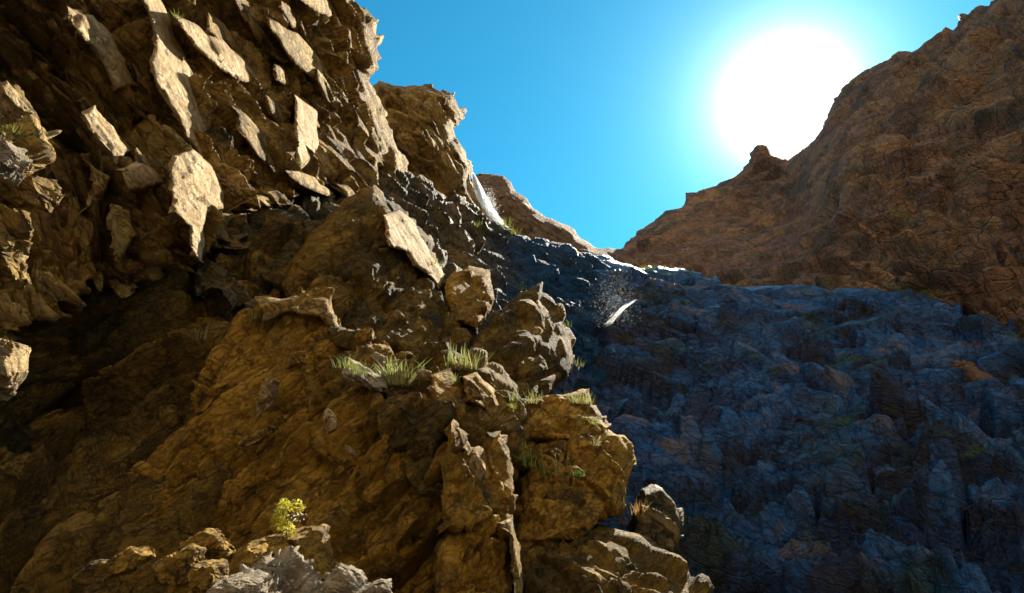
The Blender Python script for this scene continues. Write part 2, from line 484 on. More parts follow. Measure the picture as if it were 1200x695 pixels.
# ------------------------------------------------------------------ ground
gx, gy = np.meshgrid(np.linspace(-1500, 1500, 61), np.linspace(-300, 2700, 61))
gz = np.full(gx.shape, -1.2) + 0.3 * np.sin(gx * 0.7) * np.cos(gy * 0.3)
V = np.stack([gx, gy, gz], -1).reshape(-1, 3)
i = np.arange(60 * 60); i = i // 60 * 61 + i % 60
mesh_obj('ground', V, np.stack([i, i + 1, i + 62, i + 61], 1), MAT['hill'], smooth=True)
tag(bpy.data.objects['ground'], 'stony valley floor at the foot of the gorge', 'ground', kind='structure')

# ------------------------------------------------------------------ far masses
hill_poly = [(660, 330), (700, 296), (727, 291), (734, 286), (752, 268), (770, 256), (795, 243), (803, 236), (804, 225), (818, 225), (845, 212), (860, 207),
             (868, 197), (880, 184), (890, 171), (897, 172), (905, 180), (922, 186), (945, 172), (962, 150), (972, 128), (985, 104), (999, 90), (1012, 82),
             (1040, 70), (1070, 57), (1085, 47), (1098, 37), (1120, 32), (1125, 19), (1150, 8), (1170, 1), (1200, -14), (1260, -50), (1400, -120),
             (1450, 600), (1000, 520), (700, 420)]
HILL = tps([(720, 295, 112), (800, 240, 114), (890, 175, 108), (920, 185, 104), (985, 105, 92), (1060, 62, 80), (1200, -10, 60), (1380, -110, 44),
            (760, 330, 88), (900, 260, 92), (880, 340, 62), (1000, 200, 61), (1000, 340, 46), (1100, 200, 50), (1200, 200, 42), (1200, 400, 28),
            (1400, 300, 24), (1000, 500, 42), (1350, 560, 15), (720, 400, 80)])
hill = patch('hillside', hill_poly, HILL, MAT['hill'], 5.5, 2.3, theta=42, seed=21, step=1.5, roll=8, aspect=1.2, back=0.3, rimfade=0.5, jagged=2.5,
             octs=4, strata=0.3, thin=0.4, fine=0.44)
tag(hill, 'steep reddish brown mountainside on the shaded side of the gorge, under the sun', 'hillside', kind='structure')

far_poly = [(520, 300), (548, 215), (556, 205), (563, 203), (590, 205), (600, 213), (603, 223), (618, 232), (622, 242), (640, 255), (660, 262), (672, 268), (680, 278),
            (690, 283), (698, 290), (730, 293), (790, 330), (700, 400), (540, 380)]
far = patch('ridge', far_poly, [(555, 210, 99), (600, 220, 100), (690, 285, 105), (720, 292, 106), (560, 300, 86), (650, 320, 86), (740, 340, 84)],
            MAT['far'], 4.5, 1.2, rimfade=0.3, theta=35, seed=31, step=1.4, roll=8, aspect=1.5, jagged=1.2, octs=4, strata=0.4)
tag(far, 'distant brown crag line stepping down to the notch in the skyline behind the waterfall', 'ridge', kind='structure')

gorge_poly = [(610, 330), (640, 282), (690, 299), (740, 310), (800, 312), (830, 322), (850, 336), (930, 334), (1000, 337), (1060, 341), (1120, 360), (1200, 405), (1400, 470),
              (1400, 900), (560, 900), (600, 600)]
GORGE = tps([(640, 290, 48), (700, 310, 46), (800, 320, 45), (1000, 340, 39), (1200, 410, 26), (1380, 480, 18), (720, 430, 32), (850, 450, 29), (1000, 450, 26.5), (1200, 520, 19),
             (750, 600, 19), (900, 600, 18.5), (1100, 600, 16.5), (1200, 690, 13), (800, 700, 15), (1000, 800, 11.5), (620, 500, 22), (600, 800, 11)])
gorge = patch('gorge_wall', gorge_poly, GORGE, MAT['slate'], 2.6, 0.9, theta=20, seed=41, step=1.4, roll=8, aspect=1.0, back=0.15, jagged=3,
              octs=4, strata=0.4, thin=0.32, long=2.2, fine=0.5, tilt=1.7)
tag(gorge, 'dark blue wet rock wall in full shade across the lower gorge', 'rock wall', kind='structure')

# ------------------------------------------------------------------ left side
cliff_poly = [(-200, -220), (395, -220), (405, -40), (417, 0), (430, 8), (443, 22), (440, 42), (444, 80), (435, 92), (446, 130), (470, 180), (480, 235), (430, 232), (400, 228),
              (385, 215), (330, 235), (275, 250), (262, 285), (240, 300), (205, 295), (165, 338), (110, 335), (60, 380), (-40, 420), (-200, 430)]
CLIFF = tps([(0, 0, 16), (0, -180, 15), (-180, 200, 12), (0, 300, 13.5), (150, 300, 14.8), (200, 0, 20.5), (200, 150, 18), (300, 100, 23.5), (300, 240, 20.5), (420, 20, 32.5), (440, 100, 34),
             (380, 200, 27), (460, 200, 36), (400, -180, 29), (-180, -180, 13), (100, 150, 16.5), (40, 170, 16.5), (90, 60, 17)])
cliff = patch('cliff', cliff_poly, CLIFF, MAT['tan'], 1.5, 0.75, theta=48, seed=51, step=1.3, roll=16, aspect=1.6, back=0.25, jagged=4,
              octs=4, strata=0.9, thin=0.34, long=1.9, fine=0.52, tilt=1.5, along=0.2, dip=0.2)
tag(cliff, 'tall jagged tan cliff of tilted slabs catching the sun, highest on the skyline', 'cliff', kind='structure')

butt_poly = [(400, 130), (432, 104), (440, 98), (455, 97), (490, 98), (510, 103), (532, 110), (536, 122), (543, 132), (534, 148), (536, 160), (547, 178), (548, 188), (553, 196), (553, 215),
             (565, 240), (590, 262), (610, 300), (560, 330), (440, 300), (380, 200)]
butt = patch('rock_buttress', butt_poly, [(440, 100, 48), (500, 100, 50), (540, 125, 52), (550, 200, 53), (600, 270, 56), (440, 200, 43), (480, 160, 45), (480, 280, 38), (560, 320, 46)],
             MAT['tan'], 2.2, 1.0, theta=45, seed=61, step=1.3, roll=14, aspect=2.0, jagged=3, octs=4, strata=0.3, fine=0.44)
tag(butt, 'flat-topped brown buttress with an overhanging prow above the waterfall', 'rock buttress')

slope_poly = [(230, 330), (240, 215), (330, 190), (420, 190), (470, 200), (520, 225), (560, 245), (600, 270), (640, 280), (690, 297), (720, 315), (722, 345), (712, 380), (705, 430), (690, 520), (560, 520), (400, 460), (330, 400)]
SLOPE = tps([(260, 220, 24), (360, 300, 22), (420, 220, 32), (520, 230, 40), (600, 275, 46), (690, 300, 46), (715, 380, 36), (600, 380, 31), (450, 400, 21), (480, 300, 29), (690, 480, 27), (560, 500, 20), (620, 320, 39)])
slope = patch('wet_slope', slope_poly, SLOPE, MAT['wet'], 1.7, 0.75, theta=42, seed=71, step=1.3, roll=6, aspect=0.8, jagged=3, octs=4, strata=0.2, thin=0.62, long=1.3, fine=0.44, tilt=1.0, shade_blue=lambda V: np.clip((V[:, 0] + 2.6) / 4.0, 0, 1))
slope.name = 'rock_slope'
tag(slope, 'dark wet rock slope running down below the waterfall', 'rock slope', kind='structure')

cave_poly = [(-200, 300), (20, 250), (120, 280), (250, 240), (330, 250), (400, 280), (440, 380), (420, 900), (-200, 900)]
CAVE = tps([(-180, 320, 12), (0, 330, 13.5), (150, 320, 16.5), (300, 290, 20), (400, 340, 21), (0, 480, 12.2), (90, 480, 14.5), (200, 430, 15), (280, 400, 16), (0, 640, 10), (120, 600, 11.5), (200, 560, 12.5),
            (150, 700, 9), (380, 700, 9.5), (-180, 700, 8), (300, 850, 7.5), (400, 450, 17)])
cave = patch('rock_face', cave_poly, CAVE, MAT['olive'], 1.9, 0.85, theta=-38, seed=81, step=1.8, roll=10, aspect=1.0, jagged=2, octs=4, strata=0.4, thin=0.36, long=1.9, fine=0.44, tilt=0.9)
tag(cave, 'dark brown rock hollow in shade under the jagged cliff', 'rock face', kind='structure')


# slabs that belong to the cliff
def cslab(poly, label, off=0.93, tilt=0.0018, seed=1, mat='pale', size=0.8, amp=0.22, theta=52, base=CLIFF, parent=cliff, **kw):
    cx = sum(p[0] for p in poly) / len(poly)
    f = lambda px, py: base(px, py) * (off + tilt * (px - cx))
    o = patch('slab', poly, f, MAT[mat], size, amp, theta=theta, seed=seed, step=1.3, roll=5, aspect=2.2, back=0.12, jagged=3.2, parent=parent,
              octs=3, strata=0.5, thin=0.3, long=2.2, fine=0.44, **kw)
    if label: o['label'] = label
    return o


cslab([(78, 8), (108, 18), (132, 42), (150, 72), (165, 84), (178, 100), (135, 108), (128, 88), (112, 62), (92, 40)], 'stepped pale slab high on the cliff', seed=101)
cslab([(163, -8), (186, -6), (214, 58), (226, 95), (246, 150), (260, 190), (258, 212), (238, 203), (214, 150), (188, 108), (176, 70), (180, 40)], 'long pale diagonal slab', seed=102)
cslab([(202, 182), (225, 175), (240, 188), (258, 213), (263, 245), (242, 250), (240, 285), (237, 309), (224, 300), (221, 265), (200, 250)], 'pale hanging slab narrowing to a point', off=0.86, seed=103)
cslab([(93, 132), (110, 124), (132, 150), (153, 176), (136, 194), (119, 170), (104, 152)], 'small whitish slab', off=0.88, seed=104, size=0.6)
cslab([(96, 184), (132, 206), (126, 222), (98, 250), (110, 214)], 'grey pointed slab', off=0.88, seed=105, mat='tan')
cslab([(140, 196), (164, 188), (192, 214), (172, 222), (150, 224)], None, off=0.9, seed=106)
cslab([(205, 16), (260, 46), (300, 86), (330, 122), (304, 110), (262, 84), (224, 52)], 'long thin pale slab edge', seed=107, off=0.95)
cslab([(272, 122), (312, 158), (346, 204), (330, 216), (300, 182), (278, 150)], None, seed=108, off=0.95, mat='tan')
cslab([(130, 238), (152, 248), (157, 276), (140, 308), (133, 280)], None, off=0.87, seed=109, mat='tan')
cslab([(310, 20), (350, 40), (392, 92), (380, 110), (340, 70)], None, off=0.95, seed=111, mat='tan')
cslab([(345, 110), (372, 130), (374, 170), (352, 200), (345, 160)], None, off=0.95, seed=112)

rs = random.Random(77)
spots = []
while len(spots) < 26:
    x, y = rs.uniform(70, 395), rs.uniform(-10, 290)
    if y > 300 - 0.25 * max(0, x - 200) or x > 400 + 0.15 * y or any(abs(x - a) < 26 and abs(y - b) < 26 for a, b in spots): continue
    spots.append((x, y))
    th = R(rs.gauss(53, 9)); L = rs.uniform(16, 42); W = rs.uniform(5, 12)
    c, sn = math.cos(th), math.sin(th)
    q = [(-1, -.3), (-.6, -1), (.3, -.9), (1, -.2), (.75, .6), (.1, 1), (-.7, .7)]
    q = [(x + (a * L * rs.uniform(.7, 1.1)) * c - b * W * rs.uniform(.6, 1.2) * sn, y + (a * L * rs.uniform(.7, 1.1)) * sn + b * W * rs.uniform(.6, 1.2) * c) for a, b in q]
    cslab(q, None, off=rs.uniform(0.95, 0.985), tilt=rs.uniform(0.0008, 0.003), seed=300 + len(spots), mat='tan', theta=math.degrees(th))

# ------------------------------------------------------------------ middle outcrops
f1_poly = [(318, 330), (360, 272), (405, 232), (438, 222), (462, 238), (500, 270), (522, 326), (540, 345), (560, 400), (545, 430), (470, 420), (400, 405), (340, 380)]
F1 = tps([(330, 340, 17.5), (438, 226, 21), (500, 280, 22), (522, 340, 20.5), (430, 330, 17.2), (480, 410, 16), (560, 410, 17.5), (390, 400, 16)])
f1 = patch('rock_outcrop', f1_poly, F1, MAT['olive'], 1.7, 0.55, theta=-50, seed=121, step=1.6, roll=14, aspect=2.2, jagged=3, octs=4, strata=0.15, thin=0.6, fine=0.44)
tag(f1, 'big peaked brown outcrop with a shaded front and one pale sunlit slab on its shoulder', 'rock outcrop')
cslab([(448, 252), (468, 244), (484, 258), (500, 288), (521, 325), (514, 341), (498, 320), (478, 296), (455, 288)], 'pale sunlit slab', off=0.94, tilt=0.0016, seed=122, base=F1, parent=f1)

f2_poly = [(556, 420), (575, 372), (610, 338), (634, 334), (655, 360), (672, 400), (668, 440), (640, 470), (580, 470)]
F2 = tps([(570, 400, 16.5), (630, 338, 19.5), (670, 410, 18.5), (610, 420, 15), (600, 470, 14.5), (650, 460, 15.8)])
f2 = patch('rock_outcrop', f2_poly, F2, MAT['olive'], 1.6, 0.45, theta=-55, seed=131, step=1.6, roll=14, aspect=2.0, jagged=3, octs=4, strata=0.15, thin=0.6)
tag(f2, 'rounded dark brown outcrop leaning over the grassy ledge beside the dark wet slope', 'rock outcrop')
f3_poly = [(520, 330), (548, 312), (574, 318), (580, 350), (560, 385), (530, 380)]
f3 = patch('rock_outcrop', f3_poly, [(525, 335, 20), (575, 320, 22), (570, 380, 18.5), (530, 380, 18)], MAT['brown'], 1.2, 0.35, theta=-50, seed=135, step=1.6, roll=10, aspect=2.0, jagged=3)
tag(f3, 'small warm brown block wedged between the peaked outcrop and the rounded one', 'rock outcrop')

h_poly = [(90, 800), (128, 660), (160, 585), (205, 505), (245, 440), (288, 376), (318, 354), (345, 346), (384, 347), (402, 384), (440, 412), (482, 438), (535, 470), (560, 560), (570, 800)]
HS = tps([(140, 640, 10.4), (180, 580, 11), (290, 380, 14), (345, 350, 14.2), (400, 390, 13), (300, 480, 11.4), (400, 480, 10.4), (500, 470, 10.6), (300, 600, 9.7), (430, 600, 9), (540, 520, 9.7), (540, 700, 8.4), (300, 750, 8), (130, 780, 8.4)])
hs = patch('rock_slab', h_poly, HS, MAT['brown'], 1.3, 0.50, theta=-48, seed=141, step=1.3, roll=16, aspect=1.5, jagged=4, octs=4, strata=0.55, thin=0.42, long=2.0, fine=0.44, tilt=0.8)
tag(hs, 'large leaning brown slab in shade filling the lower middle, yellow bush at its foot', 'rock slab')
cslab([(300, 352), (345, 345), (384, 348), (400, 382), (398, 405), (375, 372), (340, 366), (308, 378)], 'knobbly pale crest', off=0.955, tilt=0.0008, seed=142, base=HS, parent=hs, mat='tan', theta=-20)
for (px, py, k, w, h, th, m_) in [(314, 466, .93, 58, 14, -62, 'pale'), (302, 512, .93, 54, 13, -28, 'tan'), (386, 496, .92, 30, 13, 80, 'pale'), (410, 528, .95, 16, 7, 40, 'pale'), (345, 425, .95, 40, 14, -40, 'tan'), (250, 470, .95, 60, 16, -55, 'brown')]:
    o = rock('flake', px, py, float(HS(np.array([px * 1.0]), np.array([py * 1.0]))[0]) * k, w, h, MAT[m_], px + py, theta=th, sub=5, parent=hs)
    o['label'] = 'sunlit projecting flake' if m_ == 'pale' else 'brown projecting flake'

led_poly = [(396, 398), (420, 396), (450, 410), (480, 420), (515, 408), (548, 424), (590, 448), (615, 470), (618, 540), (580, 600), (500, 600), (470, 520), (430, 450)]
LED = tps([(400, 402, 12.09), (480, 422, 11.72), (550, 425, 11.90), (610, 470, 11.35), (500, 500, 9.86), (560, 520, 9.67), (520, 600, 8.93), (600, 560, 10.04)])
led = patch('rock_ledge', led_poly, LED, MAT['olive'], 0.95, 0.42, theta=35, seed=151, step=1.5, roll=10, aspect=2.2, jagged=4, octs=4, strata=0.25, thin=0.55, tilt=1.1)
tag(led, 'broken rock ledge with grass tufts above the leaning brown slab', 'rock ledge')
for k, (poly, mat) in enumerate([([(455, 470), (475, 460), (500, 485), (515, 520), (500, 530), (485, 500)], 'wet'),
                                 ([(540, 440), (560, 436), (585, 470), (592, 495), (570, 480), (548, 470)], 'brown'),
                                 ([(505, 440), (530, 430), (550, 470), (540, 500), (515, 490)], 'brown')]):
    cslab(poly, None, off=0.95, tilt=0.0015, seed=155 + k, base=LED, parent=led, mat=mat, size=0.5, amp=0.14)

p3 = patch('rock_pillar', [(510, 790), (516, 640), (522, 612), (560, 605), (600, 604), (606, 640), (611, 690), (618, 790)],
           [(515, 620, 7.31), (600, 610, 7.48), (612, 700, 7.22), (540, 700, 6.72), (560, 780, 6.38)], MAT['brown'], 0.75, 0.15, theta=80, seed=161, step=1.4, roll=9, aspect=2.2, jagged=2.5, octs=4, strata=0.1, thin=0.8, long=1.4, tilt=1.6)
tag(p3, 'square-shouldered brown rock pillar with a bright sunlit edge, lowest of the pillars', 'rock pillar')
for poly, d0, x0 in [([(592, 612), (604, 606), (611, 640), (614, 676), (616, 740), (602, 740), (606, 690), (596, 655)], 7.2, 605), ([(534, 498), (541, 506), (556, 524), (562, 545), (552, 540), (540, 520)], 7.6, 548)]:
    e_ = patch('flake', poly, lambda px, py: d0 * (1 + 0.006 * (px - x0)), MAT['tan'], 0.45, 0.13, theta=80, seed=int(x0), step=1.1, roll=3, aspect=1.5, back=0.1, jagged=2.2, parent=p3, octs=3)  # separate tan strip added to give the pillar a bright lit edge
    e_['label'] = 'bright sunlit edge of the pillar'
p1 = patch('rock_pillar', [(517, 625), (522, 540), (524, 502), (530, 493), (541, 508), (560, 530), (570, 558), (577, 590), (565, 625)],
           [(522, 510, 7.73), (535, 500, 7.98), (572, 570, 7.81), (530, 600, 7.22), (560, 610, 7.31)], MAT['brown'], 0.75, 0.15, theta=80, seed=164, step=1.3, roll=9, aspect=2.6, jagged=2.5, octs=4, strata=0.1, thin=0.8, long=1.4, tilt=1.6)
tag(p1, 'tapering brown rock pillar with a pointed top and orange patch', 'rock pillar')
p2 = patch('rock_pillar', [(566, 615), (572, 520), (580, 502), (592, 503), (603, 528), (606, 620)],
           [(572, 520, 8.06), (600, 520, 8.32), (604, 600, 7.81), (575, 600, 7.56)], MAT['brown'], 0.75, 0.15, theta=80, seed=167, step=1.3, roll=8, aspect=2.6, jagged=2.0, octs=4, strata=0.1, thin=0.8, long=1.4, tilt=1.6)
tag(p2, 'narrow round-topped rock pillar standing behind the pointed one', 'rock pillar')

j1 = patch('rock_block', [(604, 520), (610, 468), (640, 460), (690, 455), (700, 482), (712, 502), (690, 520)],
           [(610, 470, 11.6), (690, 460, 12), (705, 495, 11.6), (620, 510, 10.8), (680, 510, 10.9)], MAT['brown'], 0.7, 0.25, theta=8, seed=171, step=1.4, roll=9, aspect=2.2, jagged=2.5, strata=0.4, thin=0.35)
tag(j1, 'flat-topped layered rock block with grass growing along its top', 'rock block')
j2 = patch('rock_block', [(602, 600), (606, 520), (650, 508), (690, 503), (715, 503), (738, 520), (744, 545), (735, 580), (728, 604), (690, 610)],
           [(606, 530, 10.8), (660, 520, 10.4), (720, 510, 10.9), (742, 550, 11), (640, 590, 10.2), (720, 590, 10.5)], MAT['brown'], 0.8, 0.2, theta=70, seed=174, step=1.4, roll=18, aspect=2.0, jagged=2.5, strata=0.1, thin=0.7)
tag(j2, 'rounded orange-brown rock block bulging below the layered block', 'rock block')
j3 = patch('rock_block', [(600, 640), (604, 580), (630, 562), (670, 566), (700, 572), (702, 600), (690, 622), (640, 640)],
           [(604, 590, 9.8), (640, 568, 10), (698, 580, 10.1), (650, 620, 9.3), (690, 615, 9.6)], MAT['brown'], 0.8, 0.2, theta=5, seed=177, step=1.4, roll=10, aspect=2.2, jagged=2.5, strata=0.3)
tag(j3, 'squat dark rock block below the bulging orange-brown block', 'rock block')
KX = tps([(605, 630, 9.4), (690, 612, 10), (780, 650, 9.8), (840, 700, 9), (700, 680, 8.4), (620, 700, 8.2), (700, 780, 7.4)])
kx = patch('rock_apron', [(598, 640), (640, 622), (690, 610), (735, 622), (782, 650), (830, 690), (870, 790), (590, 800)], KX, MAT['olive'], 1.0, 0.28, theta=35, seed=181, step=1.5, roll=12, aspect=2.0, jagged=3.5, octs=4, strata=0.2)
tag(kx, 'low cracked brown rock apron at the foot of the stacked blocks', 'rock apron')
k2 = patch('rock_block', [(738, 640), (742, 590), (752, 572), (775, 570), (792, 590), (800, 625), (790, 650)],
           [(742, 590, 11.6), (770, 572, 12), (798, 620, 11.6), (765, 630, 11)], MAT['wet'], 0.7, 0.25, theta=60, seed=184, step=1.4, roll=9, aspect=2.2, jagged=2.5)
tag(k2, 'dark slate block at the edge of the blue shade, beside the rock apron', 'rock block')

# ------------------------------------------------------------------ crag at the left edge of the view
m1 = patch('rock_crag', [(-160, 110), (-60, 80), (0, 94), (16, 100), (20, 116), (40, 130), (52, 165), (60, 190), (40, 205), (20, 260), (30, 300), (16, 338), (-30, 345), (-160, 360)],
           [(0, 100, 7.4), (50, 170, 7.8), (30, 300, 7.3), (-140, 200, 5.4), (0, 220, 6.6), (0, 330, 6.8)], MAT['tan'], 0.8, 0.28, theta=10, seed=191, step=1.6, roll=12, aspect=2.0, jagged=3, octs=4, strata=0.25, thin=0.6)
tag(m1, 'tan rock crag of piled blocks jutting in at the left edge', 'rock crag')
m2 = rock('boulder', 36, 228, 7.0, 58, 50, MAT['tan'], 192, theta=10)
tag(m2, 'angular tan boulder jutting from the left-edge crag', 'boulder')
m3 = rock('boulder', -4, 426, 6.6, 84, 60, MAT['pale'], 193, theta=75)
tag(m3, 'pale tan boulder below the left-edge crag, by itself in front of the dark hollow', 'boulder')

# ------------------------------------------------------------------ boulders at the foot of the slab
for (px, py, d, w, h, mat, th, lab) in [
        (212, 664, 5.1, 56, 44, 'brown', -25, 'rounded brown boulder at the foot of the leaning slab'),
        (246, 640, 5.5, 40, 56, 'brown', -50, 'upright brown boulder behind the rounded one'),
        (150, 656, 5.3, 66, 26, 'brown', -20, 'flat tan-brown boulder lying at the bottom of the dark hollow'),
        (112, 672, 5.2, 50, 22, 'olive', -15, 'dark flat boulder at the bottom of the hollow'),
        (248, 676, 4.7, 46, 40, 'brown', 10, 'warm brown boulder touching the pale rubble'),
        (278, 694, 4.4, 60, 40, 'rubble', 0, 'pale boulder at the near end of the rubble'),
        (404, 684, 4.7, 48, 40, 'rubble', 20, 'pale boulder at the far end of the rubble heap'),
        (440, 694, 4.4, 44, 28, 'rubble', -10, 'small pale boulder beyond the rubble heap at the bottom edge')]:
    o = rock('boulder', px, py, d, w, h, MAT[mat], int(px * 3 + py), theta=th, sub=5)
    tag(o, lab, 'boulder')
tag(rock('boulder', 335, 662, 6.3, 120, 78, MAT['brown'], 911, theta=5, sub=5, depth=0.5), 'brown boulder that the yellow bush grows on, behind the rubble', 'boulder')
rb = patch('rubble_heap', [(262, 760), (285, 665), (310, 652), (345, 650), (368, 662), (380, 684), (395, 700), (400, 760)],
           [(285, 665, 4.6), (345, 652, 5.2), (390, 700, 5.4), (320, 720, 4.4)], MAT['rubble'], 0.2, 0.13, theta=10, seed=201, step=1.1, roll=10, aspect=2.0, jagged=3, octs=3, strata=0.0, thin=0.8, long=1.1, tilt=1.2)
tag(rb, 'heap of pale broken rubble at the bottom edge below the yellow bush', 'rubble heap')


# more blocks in the left-edge crag and loose stones on the ledges
for (px, py, d, w, h, mat, th, lab) in [
        (2, 122, 6.9, 40, 54, 'pale', 60, 'pale smooth boulder on top of the left-edge crag'),
        (2, 190, 6.5, 44, 46, 'rubble', 20, 'rounded grey boulder in the middle of the left-edge crag'),
        (26, 192, 7.1, 26, 18, 'pale', 10, 'small pale tan stone beside the rounded grey boulder'),
        (8, 268, 6.6, 62, 60, 'tan', 40, 'brown-tan boulder under the jutting boulder of the left-edge crag'),
        (6, 318, 6.7, 56, 44, 'tan', -20, 'lowest boulder of the left-edge crag, above the dark gap')]:
    tag(rock('boulder', px, py, d, w, h, MAT[mat], int(px * 7 + py + 400), theta=th, sub=5), lab, 'boulder')
for (px, py, k, w, h, mat, th, lab) in [
        (428, 394, 0.95, 17, 26, 'brown', 70, 'upright brown stone behind the left end of the grassy ledge'),
        (498, 437, 0.95, 19, 9, 'pale', 25, 'flat oval pale stone on the grassy ledge'),
        (470, 417, 0.96, 26, 12, 'tan', -10, 'tan stone behind the largest grass tuft'),
        (520, 412, 0.96, 8, 5, 'pale', 10, 'tiny white stone on the ledge beside the dense tuft'),
        (428, 440, 0.94, 66, 13, 'rubble', 33, 'long flat grey slab sloping down the front of the ledge'),
        (444, 420, 0.94, 20, 12, 'rubble', 30, 'small grey stone between the two green tufts'),
        (556, 458, 0.93, 30, 14, 'tan', 40, 'sunlit wedge of rock under the dense tuft'),
        (506, 455, 0.95, 10, 7, 'pale', 20, 'small tan chip below the oval pale stone'),
        (672, 552, 0.95, 24, 12, 'brown', 5, 'small round-backed stone on top of the squat dark block'),
        (560, 548, 0.95, 26, 18, 'pale', 60, 'pale flake on the pointed pillar')]:
    z = project(pick(px, py)[None])[2][0]
    tag(rock('stone', px, py, z * k, w, h, MAT[mat], int(px * 5 + py), theta=th, sub=5, depth=max(w, h) / 2 / FPX * z), lab, 'stone')
_CL = None

# ------------------------------------------------------------------ plants
def blades(n, h, spread, width, r, droop=0.35, up=np.array([0, 0, 1.0])):
    """n tapering curved blades; returns vertices, faces, tone"""
    V = []; F = []; T = []
    seg = 4
    for i in range(n):
        a = r.uniform(0, 2 * math.pi); lean = abs(r.normal(0, 0.28)) + 0.03
        b0 = np.array([math.cos(a), math.sin(a), 0]) * spread * math.sqrt(r.uniform(0, 1)) * 0.5 + np.array([r.normal(0, spread * 0.3), r.normal(0, spread * 0.12), 0])
        dv = np.array([math.cos(a) * lean, math.sin(a) * lean, 1.0])
        hh = h * r.uniform(0.45, 1.0); w = width * r.uniform(0.6, 1.2)
        sd_ = np.array([-math.sin(a + r.normal(0, .6)), math.cos(a), 0])
        base = len(V); tone = r.uniform(0, 1)
        for k in range(seg + 1):
            t = k / seg
            c = b0 + dv * hh * t + np.array([math.cos(a), math.sin(a), -0.5]) * droop * lean * 2 * hh * t * t
            ww = w * (1 - t) ** 0.7 + width * 0.08
            V.append(c - sd_ * ww / 2); V.append(c + sd_ * ww / 2); T += [tone, tone]
            if k: F.append([base + 2 * k - 2, base + 2 * k - 1, base + 2 * k + 1, base + 2 * k])
    return np.array(V), np.array(F), np.array(T)


def leaves(n, centre, radii, size, r, shell=0.5):
    V = []; F = []; T = []
    for i in range(n):
        q = r.normal(size=3); q /= np.linalg.norm(q)
        q = q * (shell + (1 - shell) * r.uniform() ** 0.5) * r.uniform(0.6, 1.0)
        c = centre + q * radii
        u = r.normal(size=3); u /= np.linalg.norm(u); v = np.cross(u, r.normal(size=3)); v /= np.linalg.norm(v)
        L = size * r.uniform(0.6, 1.3); W = L * 0.5
        b = len(V); tone = r.uniform()
        V += [c - u * L / 2, c + v * W / 2, c + u * L / 2 + np.cross(u, v) * L * 0.1, c - v * W / 2]; T += [tone] * 4
        F.append([b, b + 1, b + 2, b + 3])
    return np.array(V), np.array(F), np.array(T)


def part_of(root, name, V, F, T, mat):
    return mesh_obj(name, V + ORIGIN[root.name], F, mat, root, {'tone': T})


def tuft(px, py, hpx, mat, label, n=60, wide=0.7, dry=False, seed=0, flowers=None, group=None, plant='grass_tuft', cat='grass tuft'):
    r = np.random.default_rng(1000 + int(px * 13 + py * 7) + seed)
    p = pick(px, py); z = project(p[None])[2][0]
    h = hpx * 0.85 / FPX * z
    root = empty(plant, p + np.array([0, -0.02, -0.03 * h]))
    tag(root, label, cat, group)
    V, F, T = blades(n, h, h * wide, max(h * 0.035, z * 0.0009), r)
    part_of(root, 'leaves', V, F, T, MAT[mat])
    if dry:
        V, F, T = blades(n // 2, h * 0.45, h * wide * 1.1, max(h * 0.03, z * 0.0009), r, droop=0.8)
        part_of(root, 'dry_leaves', V, F, T, MAT['straw'])
    if flowers:
        V, F, T = leaves(26, np.array([0, 0, h * 0.75]), np.array([h * wide * 0.5, h * 0.3, h * 0.3]), h * 0.09, r, 0.1)
        part_of(root, 'blossoms', V, F, T, MAT[flowers])
    return root


def shrub(px, py, wpx, hpx, mat, label, n=300, group=None, name='shrub', flowers=None, leaf=0.09, lift=0.3):
    r = np.random.default_rng(2000 + int(px * 13 + py * 7))
    p = pick(px, py); z = project(p[None])[2][0]
    h = hpx / FPX * z; w = wpx / FPX * z
    root = empty(name, p)
    tag(root, label, 'shrub', group)
    Vs = []; Fs = []; Ts = []; b = 0
    for k in range(7):
        c = np.array([r.normal(0, w * 0.30), r.normal(0, w * 0.12), h * r.uniform(0.15, 0.8) * (1 + lift)])
        V, F, T = leaves(n // 7, c, np.array([w * 0.20, w * 0.18, h * 0.22]), max(h * leaf, z * 0.0016), r)
        Vs.append(V); Fs.append(F + b); Ts.append(T); b += len(V)
    part_of(root, 'foliage', np.concatenate(Vs), np.concatenate(Fs), np.concatenate(Ts), MAT[mat])
    if flowers:
        V, F, T = blades(14, h * 0.9, w * 0.25, max(h * 0.02, z * 0.0008), r, droop=0.1)
        part_of(root, 'stems', V, F, T, MAT['twig'])
        V, F, T = leaves(70, np.array([0, -w * 0.1, h * 0.62]), np.array([w * 0.48, w * 0.4, h * 0.48]), h * 0.06, r, 0.3)
        part_of(root, 'blossoms', V, F, T, MAT[flowers])
    return root


